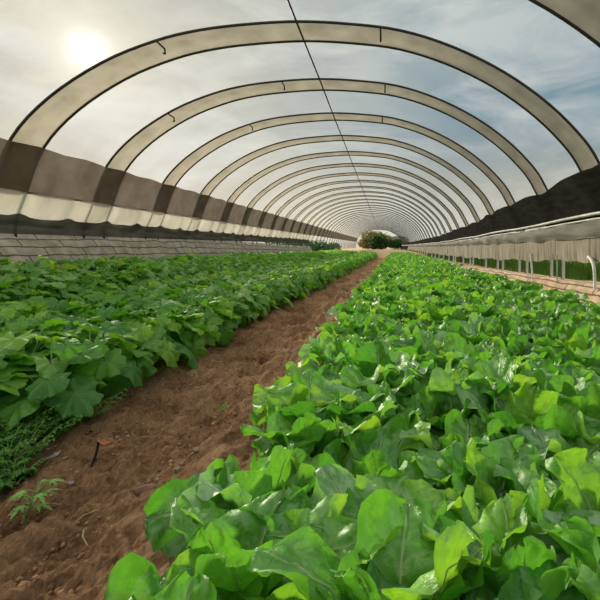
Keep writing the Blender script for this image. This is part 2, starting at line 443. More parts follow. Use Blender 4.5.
def right_drop(y): return np.interp(y, [5, 11, 20, 40, 60], [.38, .28, .15, .10, .08])   # rail height above eye level
def hoop_mesh_parts():
    parts = {}
    mb = MB()
    V = []
    n = len(ARCH)
    ii = np.arange(n); keep = ~(((ii < iap) & (ARCH[:, 1] < 1.66)) | ((ii > iap) & (ARCH[:, 1] < 1.25))); nk = int(keep.sum())
    for j in range(7):
        y = .012 + (BW - .024) * j / 6
        o = arch_off(.004 + .018 * math.sin(PI * j / 6))[keep]
        V.append(np.stack([o[:, 0], np.full(nk, y), o[:, 1]], 1))
    mb.add(np.concatenate(V), grid_faces(nk - 1, 6))
    parts['strip'] = mb.mesh('cloth_band', M_BAND)
    # steel pipe from the left foot over the crown to the right foot
    mb = MB(); P = ARCH
    add_tube(mb, np.stack([P[:, 0], np.zeros(n), P[:, 1]], 1), .0165, 8)
    parts['pipe'] = mb.mesh('pipe', M_PIPE)
    mb = MB()
    add_tube(mb, [(2.775, 0, .22), (2.772, 0, .6), (2.768, 0, 1.0), (2.74, 0, 1.28)], .030, 8)
    parts['post'] = mb.mesh('foot_post', M_WHITE)
    mb = MB()
    add_tube(mb, [(0, -.02, .012), (0, .16, .008), (0, .17, -.05), (0, .13, -.06)], .011, 6)
    parts['clip'] = mb.mesh('clip', M_PIPE)
    return parts
HP = hoop_mesh_parts()
for k in range(NHOOP):
    y = HOOPY[k]
    root = bpy.data.objects.new('greenhouse_hoop', None); COL.objects.link(root)
    root.location = (CEN[0], y, 0); root['category'] = 'hoop'; root['group'] = 'arched hoops of the tunnel'
    root.empty_display_size = .3
    if k == 0:
        root['label'] = 'nearest arched hoop, cut off by the top corners, beige band between dark pipes'
    elif k == 1:
        root['label'] = 'largest full arched hoop, beige band between two dark pipes, nearest whole one overhead'
    elif k == NHOOP - 1:
        root['label'] = 'farthest arched hoop, framing the bushes at the open end of the tunnel'
    else:
        root['label'] = f'{ordinal(k + 1)} arched hoop from the camera, beige band between two dark pipes overhead'
    off = (-CEN[0], 0, 0)
    link('cloth_band', HP['strip'], root, loc=off)
    link('pipe', HP['pipe'], root, loc=off, label='dark pipe')
    link('pipe', HP['pipe'], root, loc=(-CEN[0], BW, 0), label='dark pipe')
    if 0 < k < 14:
        for dy in ((0, BW) if k in (1, 2, 3, 4, 6, 8) else (0,)):
            link('foot_post', HP['post'], root, loc=(-CEN[0], dy, 0), label='white foot post')
    if k in (1, 2, 3):
        for zx in (-1.02, -.02) if k != 2 else (-1.30, -.62, .0):
            xx = zx * 2.6; zz = float(np.interp(xx, PX[4:19], PZ[4:19]))
            link('clip', HP['clip'], root, loc=(xx - CEN[0], .03, zz - .012), label='small dark clip')

# ridge wire under the crown
mb = MB()
wy = np.linspace(-3, YEND, 60)
add_tube(mb, np.stack([np.full(60, -.38 * 2.6 - .02), wy, 3.585 - .02 * np.abs(np.sin((wy - Y0) / DY * PI)) - .015], 1), .012, 6)
link('ridge_wire', mb.mesh('ridge_wire', M_WIRE), label='thin black wire running along the crown of the whole tunnel', cat='wire')

# ------------------------------------------------------------------ shade nets along both sides
def ribbon(name, mat, ys, prof, kind=None, **kw):
    """prof(y) -> (m,2) array of x,z; builds an open sheet along y"""
    V = [];
    for y in ys:
        p = prof(y); V.append(np.stack([p[:, 0], np.full(len(p), y), p[:, 1]], 1))
    m = V[0].shape[0]
    d = np.concatenate([[0], np.cumsum(np.linalg.norm(np.diff(V[0], axis=0), axis=1))])
    uv = np.concatenate([np.stack([np.full(m, y), d], 1) for y in ys])
    mb = MB(); mb.add(np.concatenate(V), grid_faces(m - 1, len(ys) - 1), uv)
    return link(name, mb.mesh(name, mat), kind=kind, **kw)

def net_left(y):
    top = 2.235 - 0.02 * math.sin((y - 5.2) / DY * 2 * PI) ** 2 + .025 * float(vnoise(y * .5, .3, 21))
    z = np.linspace(1.66, top, 8)
    return np.stack([arch_x_left(z) + .035, z], 1)
ribbon('shade_net', M_NETL, np.arange(-4, YEND, .2), net_left, label='brown shade net strip along the left side, above the cream skirt', cat='shade net')
def net_right(y):
    zt = 1 + np.interp(y, [3, 5, 8.5, 11.6, 20, 40], [.93, .92, .80, .69, .47, .40]) + .07 * float(vnoise(y * .8, 3.3, 31)) + .045 * float(vnoise(y * 2.2, 1.3, 32)) + .05 * float(np.abs(math.sin(y / DY * PI))) - .02
    zb = 1 + right_drop(y) - .02
    z = np.linspace(zb, zt, 8)
    return np.stack([arch_x_right(z) - .035 - .012 * np.sin(np.linspace(0, PI, 8)), z], 1)
ribbon('shade_net', M_NETR, np.arange(-4, YEND, .16), net_right, label='black shade net strip along the right side, above the pale rail', cat='shade net')

# pale double rail along the right side
for dz, r, lab in ((.02, .022, 'upper pale pipe rail under the black shade net on the right'), (-.045, .015, 'lower thin pale pipe rail along the top of the right curtain')):
    mb = MB(); yy = np.linspace(-4, YEND, 70)
    zz = 1 + right_drop(yy) + dz + .012 * np.sin(yy * 1.4)
    add_tube(mb, np.stack([arch_x_right(zz) - .065, yy, zz], 1), r, 8)
    link('pipe_rail', mb.mesh('pipe_rail', M_RAIL), label=lab, cat='rail')

# right curtain: grey hem cloth over a tan translucent sheet
curt = bpy.data.objects.new('side_curtain', None); COL.objects.link(curt); curt.location = (2.68, 10, 1)
curt['label'] = 'long side curtain hanging on the right, grey upper cloth over tan sheet'; curt['category'] = 'curtain'
def mid_r(y): return 1 + np.interp(y, [5, 8.2, 13, 20, 40], [.105, .07, .035, 0., -.05])
def bot_r(y): return 1 + np.interp(y, [5, 8.2, 13, 20, 40], [-.185, -.28, -.37, -.42, -.36])
def cur_top(y):
    z = np.linspace(mid_r(y) + .012 * math.sin(y * 5), 1 + right_drop(y) - .04, 6)
    s = np.linspace(0, PI, 6)
    return np.stack([2.655 - .03 * np.sin(s) + .012 * np.sin(y * 7 + z * 4) - 2.68, z - 1], 1)
def cur_low(y):
    z = np.linspace(bot_r(y) + .018 * math.sin(y * 3.1) + .01 * math.sin(y * 11), mid_r(y) + .01, 6)
    return np.stack([2.675 + .018 * np.sin(y * 9 + .5 * math.sin(y * 2)) * np.linspace(1, .3, 6) - 2.68, z - 1], 1)
ysr = np.arange(-4, 48, .09) - 10
def sh(fn): return lambda y: fn(y + 10)
ribbon('upper_cloth', M_CURG, ysr, sh(cur_top), parent=curt, label='grey upper cloth')
ribbon('lower_sheet', M_CURT, ysr, sh(cur_low), parent=curt, label='tan translucent sheet')

# low earth bank on the right
def bank(y):
    d = float(np.interp(y, [5, 8.2, 13, 17, 26, 60], [.53, .47, .36, .28, .2, .18]))
    w = .02 * float(vnoise(y * 2.5, .7, 41))
    return np.array([[2.38 + w, .02], [2.42 + w, .12], [2.50 + w, .24 * d / .5], [2.60, .40 * d / .5 + w], [2.68, d - .02 + w], [2.80, d + w * 1.5], [2.95, d - .03], [3.2, d - .1], [3.3, 0]])
ribbon('wall_right', M_BANK, np.arange(-4, 55, .15), bank, kind='structure')
# bent white pipe by the curtain
mb = MB()
pts = [(2.60, 5.16, .46), (2.60, 5.17, .60), (2.605, 5.19, .70), (2.615, 5.24, .78), (2.625, 5.31, .83), (2.63, 5.40, .86)]
add_tube(mb, pts, .020, 8)
link('bent_pipe', mb.mesh('bent_pipe', M_WHITE), label='white pipe with bent top standing on the bank, farthest right', cat='pipe')
# leaning white prop beside a hoop foot
mb = MB(); add_tube(mb, [(2.62, 7.40, .42), (2.63, 7.48, .66), (2.64, 7.55, .86)], .017, 8)
link('leaning_post', mb.mesh('leaning_post', M_WHITE), label='thin white prop leaning beside a white post under the right curtain', cat='post')
mb = MB(); add_tube(mb, [(2.63, 6.37, .44), (2.63, 6.37, .66), (2.63, 6.37, .86)], .010, 8)
link('thin_stake', mb.mesh('thin_stake', M_RAIL), label='thin grey stake under the right curtain, between bent pipe and leaning prop', cat='stake')

# left: sloping boards, cream skirt with dirty hem
def boards(y):
    t = float(np.interp(y, [5, 10, 23, 58], [1.19, 1.22, 1.0, .95])); b = float(np.interp(y, [5, 10, 23, 58], [.72, .62, .42, .40]))
    w = .012 * float(vnoise(y * 2, .7, 51))
    return np.array([[-4.38, b - .2], [-4.42 + w, b + .06], [-4.50 + w, b + (t - b) * .35], [-4.60 + w, b + (t - b) * .66], [-4.70, t - .05], [-4.76, t], [-5.0, t], [-5.3, t - .1]])
ribbon('wall_left', M_BOARDS, np.arange(-4, 26.2, .15), boards, kind='structure')

skirt = bpy.data.objects.new('plastic_skirt', None); COL.objects.link(skirt); skirt.location = (-4.6, 10, 1.2)
skirt['label'] = 'cream plastic skirt with dirty grey hem along the left side'; skirt['category'] = 'skirt'
def fold(y): return .5 + .5 * math.cos((y - .3) / .83 * 2 * PI)
def sk_top(y):
    y += 10
    f = fold(y) ** 6
    z0 = 1.36 + .045 * (f) + .03 * float(vnoise(y * 1.6, 2, 61))
    z = np.linspace(z0, 1.69, 9); s = np.linspace(0, 1, 9)
    x = arch_x_left(z) + .03 + (.05 * (1 - f) + .005) * np.sin(PI * (1 - s) ** .8)
    return np.stack([x + 4.6, z - 1.2], 1)
def sk_hem(y):
    y += 10
    f = fold(y) ** 4
    z0 = 1.36 + .045 * fold(y) ** 6 + .03 * float(vnoise(y * 1.6, 2, 61))
    s = np.linspace(0, 1, 9)
    z = z0 + (1.14 - z0) * s + .012
    x = arch_x_left(z) + .03 + .03 * (1 - f) * (np.abs(np.sin(PI * s * 2)) ** .7) + .006 * math.sin(y * 13)
    return np.stack([x + 4.6, z - 1.2], 1)
ysl = np.arange(-4, 25.6, .08) - 10
ribbon('sheet', M_CLOTH, ysl, sk_top, parent=skirt)
ribbon('hem', M_HEM, ysl, sk_hem, parent=skirt, label='dirty grey hem')

# ------------------------------------------------------------------ leaves
def lettuce_leaf(rng, L, W, e0, bend, nu, nv, ruffle=.12):
    t = 1 - (1 - np.linspace(0, 1, nv + 1)) ** 1.35; s = np.linspace(-1, 1, nu + 1)
    dt = np.diff(t)
    ang = e0 - bend * t ** 1.4 + .10 * np.sin(t * 9 + rng.random() * 6)
    r = np.concatenate([[0], np.cumsum(np.cos(ang[:-1]) * dt)]) * L
    z = np.concatenate([[0], np.cumsum(np.sin(ang[:-1]) * dt)]) * L
    w = .09 + .95 * np.sin(PI * np.clip(t, 0, 1) ** 1.35) ** .58 * (t > .0)
    w = np.where(t < .22, .10 + (w - .10) * np.clip(t / .22, 0, 1) ** 1.6, w)
    w[-1] = .14
    S, T = np.meshgrid(s, t)
    p1, p2 = rng.random(2) * 6.28
    fr = 2.2 + rng.random() * 1.8
    ph = np.where(S > 0, p1, p2)
    wl = w[:, None] * (1 + .07 * np.abs(S) * np.sin(T * 2 * PI * fr * 1.7 + ph * 2) + .10 * np.abs(S) ** 5 * (rng.random(S.shape) - .5) * 2)
    half = W / 2 * wl
    cup = .12 + .55 * rng.random()
    cup = cup * (1 - .9 * T * rng.random())
    y = S * half * np.cos(cup * np.abs(S))
    n = half * np.abs(S) * np.sin(cup * np.abs(S)) * 1.0
    n = n + ruffle * W * np.abs(S) ** 2.2 * np.sin(T * 2 * PI * fr + ph) * np.clip(T * 2.5, 0, 1)
    n = n + .038 * W * np.sin(T * 27 - np.abs(S) * 7 + p1) * np.abs(S) ** .5 + .022 * W * (rng.random(S.shape) - .5) + .016 * W * np.sin(T * 41 + S * 13) * np.sin(S * 15 + p2) + .03 * W * np.sin(T * 9 + p2) * np.sin(S * 4 + p1)
    n = n - .02 * W * (np.abs(S) < .12)
    tw = (rng.random() - .5) * 1.5 * T
    y2 = y * np.cos(tw) - n * np.sin(tw); n2 = y * np.sin(tw) + n * np.cos(tw)
    side = (rng.random() - .5) * .5 * L * T ** 2
    A = ang[:, None]
    X = r[:, None] - np.sin(A) * n2; Z = z[:, None] + np.cos(A) * n2; Y = y2 + side
    V = np.stack([X.ravel(), Y.ravel(), Z.ravel()], 1)
    uv = np.stack([(S.ravel() + 1) / 2, T.ravel()], 1)
    return V, grid_faces(nu, nv), uv

def lettuce_leaves(rng, nu, nv, n):
    out = []
    for k in range(n):
        q = k / (n - 1)                       # 0 = outer, 1 = heart
        L = .41 - .07 * q + .07 * (rng.random() - .5)
        W = .19 + .07 * rng.random() - .02 * q
        e0 = 1.15 + .36 * q + .2 * (rng.random() - .5)
        bend = 1.75 - 1.05 * q + 1.2 * (rng.random() - .5)
        V, Fc, uv = lettuce_leaf(rng, L, W, e0, bend, nu, nv, .08 + .11 * rng.random())
        V[:, 0] += .012
        V = rotz(V, k * 2.39996 + (rng.random() - .5) * .6)
        V[:, 2] += .015 + .03 * q
        out.append((V, Fc, uv))
    return out

def palmate_leaf(rng, R, nr, na, droop=.35, foldk=.25):
    th = np.linspace(-PI, PI, na + 1)
    a = np.abs(th)
    rr = .86 - .10 * np.sin(a / 2) ** 2 + .24 * np.cos(3.5 * th) ** 2
    rr = rr * (1 - .78 * np.exp(-((PI - a) / .30) ** 2))
    rr = rr * (1 + .06 * np.sign(np.sin(th * 13)) * np.abs(np.sin(th * 13)) ** .5 + .07 * (rng.random(na + 1) - .5))
    rr[-1] = rr[0]
    rad = np.linspace(0.02, 1, nr + 1)
    TH, RD = np.meshgrid(th, rad)
    RR = RD * rr[None, :] * R
    x = RR * np.cos(TH) * 1.12; y = RR * np.sin(TH)
    p = rng.random(3) * 6.28
    z = -droop * R * RD ** 2 * (.6 + .4 * np.cos(TH)) + foldk * np.abs(y) * .8
    z = z + .09 * R * RD ** 1.5 * np.sin(TH * 5 + p[0]) + .035 * R * np.sin(x / R * 7 + p[1]) * np.sin(y / R * 8 + p[2])
    z = z + .022 * R * np.cos(TH * 7) * RD
    uv = np.stack([(TH.ravel() / (2 * PI) + .5), RD.ravel()], 1)
    return np.stack([x.ravel() + R * .12, y.ravel(), z.ravel()], 1), grid_faces(na, nr), uv

def tilt(V, pitch, roll):
    c, s = math.cos(roll), math.sin(roll)
    y = V[:, 1] * c - V[:, 2] * s; z = V[:, 1] * s + V[:, 2] * c; x = V[:, 0]
    c, s = math.cos(pitch), math.sin(pitch)
    return np.stack([x * c + z * s, y, -x * s + z * c], 1)

def veg_leaves(rng, nr, na, n, stems=True):
    leaves = []; st = []
    for k in range(n):
        q = (k + .5) / n
        az = k * 2.39996 + (rng.random() - .5) * .7
        h = .10 + .27 * q + .06 * (rng.random() - .5)
        d = .20 - .12 * q + .05 * (rng.random() - .5)
        R = (.108 - .042 * q + .04 * (rng.random() - .5)) * (.86 if nr < 5 else 1.)
        V, Fc, uv = palmate_leaf(rng, R, nr, na, .2 + .5 * rng.random(), .05 + .4 * rng.random())
        pitch = .75 - .8 * q + 1.0 * (rng.random() - .5)
        V = tilt(V, pitch, 1.1 * (rng.random() - .5))
        V = V + np.array([d, 0, h])
        leaves.append((rotz(V, az), Fc, uv))
        if stems:
            P = np.array([[.01, 0, 0], [d * .25, 0, h * .55], [d * .65, 0, h * .95], [d + R * .12, 0, h]])
            st.append(rotz(P, az))
    return leaves, st

def join(leaves):
    mb = MB()
    for l in leaves: mb.add(*l)
    return mb

rng = np.random.default_rng(7)
# prototypes ---------------------------------------------------------------
LET_LEAF = []     # hi-detail: one mesh per leaf
for v in range(6):
    ls = lettuce_leaves(rng, 14, 26, 10)
    meshes = []
    for V, Fc, uv in ls:
        cen = V.reshape(27, 15, 3)[:24:2, 7]
        rb = add_tube(MB(), cen, np.linspace(.0048, .0011, len(cen)), 6)
        meshes.append((MB().add(V, Fc, uv).mesh('leaf', M_LETO), rb.mesh('midrib', M_RIB)))
    mb = MB()
    for k in range(8):
        a = k / 8 * 2 * PI
        add_tube(mb, [(0, 0, 0), (.015 * math.cos(a), .015 * math.sin(a), .03), (.035 * math.cos(a), .035 * math.sin(a), .09)], [.008, .006, .003], 6)
    add_tube(mb, [(0, 0, -.02), (0, 0, .02), (0, 0, .05)], [.014, .016, .012], 8)
    LET_LEAF.append((meshes, mb.mesh('stem', M_STEM)))
LET_MID = [join(lettuce_leaves(rng, 8, 14, 11)).mesh('foliage', M_LET) for _ in range(8)]
LET_LOW = [lettuce_leaves(rng, 4, 7, 9) for _ in range(6)]

def stem_mesh(st, n=6):
    mb = MB()
    for P in st: add_tube(mb, P, [.006, .005, .004, .003], n, False)
    add_tube(mb, [(0, 0, -.02), (0, 0, .04), (.01, 0, .12), (0, .01, .22)], [.010, .009, .007, .004], n)
    return mb.mesh('stem', M_STEM)
VEG_LEAF = []
for v in range(5):
    ls, st = veg_leaves(rng, 5, 56, 17)
    VEG_LEAF.append(([(MB().add(*l).mesh('leaf', M_VEGO), add_tube(MB(), P, [.006, .005, .004, .003], 6, False).mesh('leaf_stalk', M_STEM))
                      for l, P in zip(ls, st)], stem_mesh([])))
VEG_MID = []
for v in range(8):
    ls, st = veg_leaves(rng, 3, 28, 19)
    VEG_MID.append((join(ls).mesh('foliage', M_VEG), stem_mesh(st, 4)))
VEG_LOW = [veg_leaves(rng, 2, 14, 14, False)[0] for _ in range(6)]

def px(x, y, z):     # where a point falls in the photograph, in frame widths from its left / top edge
    return (385 / 600 + F * x / y, 246 / 600 - F * (z - H_CAM) / y)

def field(cols, dy, y_first, y_last, seed, jx, jy, x_lo, x_hi):
    r = np.random.default_rng(seed)
    P = []
    for c, x in enumerate(cols):
        y = y_first + (c % 2) * dy * .5
        while y < y_last:
            xx = x + SKEW * max(y - 2, 0) + (r.random() - .5) * jx
            rec = (c, xx, y + (r.random() - .5) * jy, r.random() * 2 * PI, r.random(), r.integers(0, 1000))
            if x_lo < xx < x_hi and not (x_lo < -4 and c == 0 and y < 2.15): P.append(rec)
            y += dy
    return P

def plant(field_pts, in_view_pad, n_leaf, n_total, name, cat, group, label_fn, leaf_protos, mid_protos, low_protos, mat, scale_fn, stuff_name, stuff_label):
    vis = []; rest = []
    for p in field_pts:
        c, x, y, a, s, i = p
        u, v = px(x, y, hz(x, y) + .2)
        (vis if -in_view_pad / y < u < 1 + in_view_pad / y and v < 1 + .25 / y else rest).append(p)
    vis.sort(key=lambda p: p[1] ** 2 + p[2] ** 2)
    rest += vis[n_total:]; vis = vis[:n_total]
    rank = {}
    for c, x, y, *_ in sorted(vis, key=lambda p: p[2]):
        rank.setdefault(c, []).append((x, y))
    protos = {}
    for k, (c, x, y, a, s, i) in enumerate(vis):
        z = float(hz(x, y))
        sca = scale_fn(x, y, s)
        root = bpy.data.objects.new(name, None); COL.objects.link(root)
        root.empty_display_size = .1
        root.location = (x, y, z); root.rotation_euler = (0, 0, a); root.scale = (sca, sca, sca)
        n = rank[c].index((x, y)) + 1
        root['label'] = label_fn(c, n, len(rank[c])); root['category'] = cat; root['group'] = group
        hi = k < n_leaf
        key = (hi, i % (len(leaf_protos) if hi else len(mid_protos)))
        if key not in protos:
            ch = []
            if hi:
                ms, st = leaf_protos[key[1]]
                for m, rib in ms:
                    lf = link('leaf', m, root); ch.append(lf)
                    link(rib.name.split('.')[0], rib, lf, label='pale midrib' if rib.name.startswith('midrib') else 'pale green leaf stalk')
                ch.append(link('stem', st, root, label='pale stem'))
            else:
                mp = mid_protos[key[1]]
                if isinstance(mp, tuple):
                    ch = [link('foliage', mp[0], root), link('stem', mp[1], root, label='pale stem')]
                else:
                    ch = [link('foliage', mp, root)]
            protos[key] = ch
        else:
            for o in protos[key]:
                d = o.copy(); COL.objects.link(d); d.parent = root
                for g in o.children:
                    e = g.copy(); COL.objects.link(e); e.parent = d
    mb = MB()
    for c, x, y, a, s, i in rest:
        z = float(hz(x, y)); sca = scale_fn(x, y, s)
        for V, Fc, uv in low_protos[i % len(low_protos)]:
            mb.add(rotz(V, a) * sca + np.array([x, y, z]), Fc, uv)
    link(stuff_name, mb.mesh(stuff_name, mat), kind='stuff', label=stuff_label, cat=cat)

let_cols = [-.31 + .285 * c for c in range(10)]
FLET = field(let_cols, .275, .64, 36, 3, .09, .08, -2, 2.22)
def let_label(c, n, tot):
    if c == 0:
        return f'broad-leaved lettuce on the edge of the dirt path, {ordinal(n)} back from the front'
    return f'broad-leaved lettuce, {ordinal(n)} back from the front in the {ordinal(c + 1)} row from the dirt path'
plant(FLET, .16, 70, 300, 'lettuce_plant', 'lettuce', 'lettuces in the right bed', let_label, LET_LEAF, LET_MID, LET_LOW, M_LET,
      lambda x, y, s: (.86 + .26 * s) * (.95 if row_x(x, y) < -.2 else 1.), 'lettuce_bed', 'mass of bright green lettuce filling the rest of the right bed')

veg_cols = [-1.90, -2.14, -2.38, -2.58, -2.74, -3.46, -3.64, -3.80, -4.04, -4.24, -4.48, -4.72, -4.96]
FVEG = field(veg_cols, .27, .7, 35, 4, .10, .10, -4.22, 0)
def veg_label(c, n, tot):
    if c == 0:
        return f'lobed-leaf vegetable plant on the left edge of the dirt path, {ordinal(n)} back from the front'
    if c <= 4:
        return f'lobed-leaf vegetable plant left of the path, {ordinal(n)} back in the {ordinal(c + 1)} row from it'
    return f'lobed-leaf vegetable plant in the farther left bed, {ordinal(n)} back in its {ordinal(c - 4)} row'
plant(FVEG, .2, 40, 300, 'vegetable_plant', 'vegetable plant', 'leafy plants in the left beds', veg_label, VEG_LEAF, VEG_MID, VEG_LOW, M_VEG,
      lambda x, y, s: (.95 + .25 * s) * (1.06 if row_x(x, y) > -2.2 else .98), 'vegetable_bed', 'mass of lobed green vegetable leaves filling the rest of the left beds')

# ------------------------------------------------------------------ small things on the dirt path
def soil_z(x, y): return float(hz(x, y))
def blob(rx, ry, rz, seed, n=14, m=9, rough=.18):
    th = np.arange(n) / n * 2 * PI; ph = np.linspace(.001, PI - .001, m + 1)
    TH, PH = np.meshgrid(th, ph)
    d = np.stack([np.sin(PH) * np.cos(TH), np.sin(PH) * np.sin(TH), np.cos(PH)], -1).reshape(-1, 3)
    k = 1 + rough * 2 * (vnoise(d[:, 0] * 1.7 + seed, d[:, 1] * 1.7 + d[:, 2] * 2.1, seed) + .5 * vnoise(d[:, 0] * 4 + d[:, 2] * 3, d[:, 1] * 4, seed + 1))
    return d * k[:, None] * np.array([rx, ry, rz]), grid_faces(n, m, True)
def stone(x, y, rx, ry, rz, seed, mat, name, label, cat, group=None, dz=.4):
    mb = MB(); mb.add(*blob(rx, ry, rz, seed))
    link(name, mb.mesh(name, mat), label=label, cat=cat, group=group, loc=(x, y, soil_z(x, y) + rz * dz + .005))
stone(-.975, 1.70, .055, .042, .028, 3, M_STONE, 'stone', 'flat brown stone lying in the middle of the dirt path, largest stone', 'stone', dz=-.15)
for x, y, r, sd, lab in ((-.915, 2.03, .017, 5, 'small grey pebble on the path near the lettuce, upper of two'),
                         (-.925, 1.86, .014, 6, 'small grey pebble on the path between stone and lettuce'),
                         (-1.325, 1.76, .016, 7, 'pale pebble on the path just behind the seedling'),
                         (-1.29, 1.915, .010, 8, 'tiny pale pebble beside the foot of the dark twig'),
                         (-1.36, 1.84, .012, 9, 'small pale pebble between dark twig and seedling'),
                         (-1.27, 2.25, .013, 10, 'small pebble on the path beyond the red dry leaf')):
    stone(x, y, r, r * .8, r * .65, sd, M_PEB, 'pebble', lab, 'pebble', 'pebbles on the dirt path')

# dark twig with a reddish dry leaf on top
z0 = soil_z(-1.31, 1.90)
mb = MB(); add_tube(mb, [(0, 0, -.02), (.004, .006, .03), (.016, .012, .075), (.020, .02, .115)], [.006, .006, .005, .006], 7)
add_tube(mb, [(.016, .012, .075), (.026, .012, .088)], [.004, .002], 6)
link('twig', mb.mesh('twig', M_TWIG), label='short dark twig standing upright in the dirt path', cat='twig', loc=(-1.325, 1.88, z0))
mb = MB()
s = np.linspace(-1, 1, 7); t = np.linspace(0, 1, 9); S, T = np.meshgrid(s, t)
wv = .016 * np.sin(PI * np.clip(T * .94 + .03, 0, 1)) ** .7
V = np.stack([(T * .075).ravel() - .01, (S * wv).ravel(), (.006 * np.sin(T * 7) + .006 * S ** 2).ravel()], 1)
mb.add(V, grid_faces(6, 8))
V2 = V.copy(); V2[:, 2] -= .0015; mb.add(V2, grid_faces(6, 8)[:, ::-1])
link('dry_leaf', mb.mesh('dry_leaf', M_DRY), label='reddish dry leaf lying across the top of the dark twig', cat='leaf', loc=(-1.305, 1.90, z0 + .112))

# seedling
def small_leaf(L, W, n=6, serr=0.):
    t = np.linspace(0, 1, n + 1); s = np.linspace(-1, 1, 5)
    S, T = np.meshgrid(s, t)
    w = W / 2 * np.sin(PI * np.clip(T * .92 + .04, 0, 1)) ** .8 * (1 + serr * np.where(np.arange(n + 1)[:, None] % 2 == 0, 1, -1) * (np.abs(S) > .8))
    z = -.35 * L * T ** 2 + .25 * np.abs(S) * w
    return np.stack([(T * L).ravel(), (S * w).ravel(), z.ravel()], 1), grid_faces(4, n)
root = bpy.data.objects.new('seedling', None); COL.objects.link(root)
root.location = (-1.345, 1.55, soil_z(-1.345, 1.55)); root['label'] = 'small weed seedling with pale toothed leaves growing in the dirt path'; root['category'] = 'seedling'
mb = MB(); rr = np.random.default_rng(5)
add_tube(mb, [(0, 0, -.02), (.012, .0, .02), (.03, .01, .06), (.05, .015, .10)], [.005, .0045, .004, .003], 7)
tips = []
for k in range(9):
    a = k * 2.4; q = k / 9
    b0 = np.array([.012 + .038 * q, .003 + .012 * q, .025 + .075 * q])
    tip = b0 + np.array([math.cos(a) * .04, math.sin(a) * .04, .02 + .012 * q])
    add_tube(mb, [b0, (b0 + tip) / 2 + [0, 0, .006], tip], [.003, .0025, .002], 5)
    tips.append((tip, a))
link('stem', mb.mesh('stem', M_STEM), root, label='pale stem')
for tip, a in tips:
    mb = MB()
    for da, L in ((0, .062), (.75, .042), (-.75, .042), (1.5, .028), (-1.5, .028)):
        V, Fc = small_leaf(.8 * L * (.85 + .3 * rr.random()), L * .24, 6, .3)
        mb.add(rotz(V, a + da) + tip, Fc)
    link('leaf', mb.mesh('leaf', M_WEED), root)

def tuft(name, label, cat, x, y, n, h, spread, mat, seed, w=.004):
    r = np.random.default_rng(seed); mb = MB()
    for k in range(n):
        a = r.random() * 2 * PI; hh = h * (.5 + .7 * r.random()); le = spread * r.random()
        bx, by = (r.random(2) - .5) * spread * .6
        t = np.linspace(0, 1, 4)
        cx = bx + math.cos(a) * le * t ** 1.7; cy = by + math.sin(a) * le * t ** 1.7; cz = hh * (t - .25 * t ** 3) - .005
        ww = w * (1 - t * .95)
        px_, py_ = -math.sin(a), math.cos(a)
        V = np.concatenate([np.stack([cx - px_ * ww, cy - py_ * ww, cz], 1), np.stack([cx + px_ * ww, cy + py_ * ww, cz], 1)])
        Fq = np.array([[j, j + 1, j + 5, j + 4] for j in range(3)])
        mb.add(V, Fq)
    return link(name, mb.mesh(name, mat), label=label, cat=cat, loc=(x, y, soil_z(x, y)))
tuft('grass_tuft', 'small thin grass tuft sprouting in the middle of the dirt path', 'grass', -1.0, 2.58, 26, .045, .07, M_WEED, 11, .0022)

# ferny weeds at the foot of the left bed
def fern(x, y, seed, label, h=.13):
    root = bpy.data.objects.new('ferny_weed', None); COL.objects.link(root)
    root.location = (x, y, soil_z(x, y)); root['label'] = label; root['category'] = 'weed'; root['group'] = 'ferny weeds under the left bed'
    r = np.random.default_rng(seed); ms = MB(); ml = MB()
    for k in range(40):
        a = r.random() * 2 * PI; L = h * (.7 + .8 * r.random()); out_ = .6 + .6 * r.random()
        t = np.linspace(0, 1, 7)
        P = np.stack([math.cos(a) * L * out_ * t, math.sin(a) * L * out_ * t, L * (t - .3 * t * t)], 1) + np.array([*(r.random(2) - .5) * .12, 0])
        add_tube(ms, P, np.linspace(.003, .001, 7), 4, False)
        for j in range(1, 7):
            for sg in (-1, 1):
                V, Fc = small_leaf(.028 * (1.15 - t[j] * .5), .011, 3)
                V = tilt(V, .4 * (r.random() - .5), .5 * (r.random() - .5))
                ml.add(rotz(V, a + sg * (.9 + .3 * r.random())) + P[j], Fc)
    link('foliage', ml.mesh('foliage', M_FERN), root); link('stem', ms.mesh('stem', M_STEM), root)
fern(-1.79, 2.02, 1, 'dark ferny weed under the left bed, middle one of the clump')
fern(-1.72, 2.12, 2, 'dark ferny weed of the left clump nearest the grey scrap')
fern(-1.68, 1.87, 3, 'low dark ferny weed at the left edge, in front of its neighbours')
fern(-1.91, 2.14, 5, 'dark ferny weed deepest under the drooping leaves at the left', .17)
fern(-1.60, 1.77, 6, 'smallest low ferny weed at the left edge, nearest the seedling', .06)
fern(-1.70, 2.32, 4, 'dark ferny weed at the path edge, farthest back of the clump')

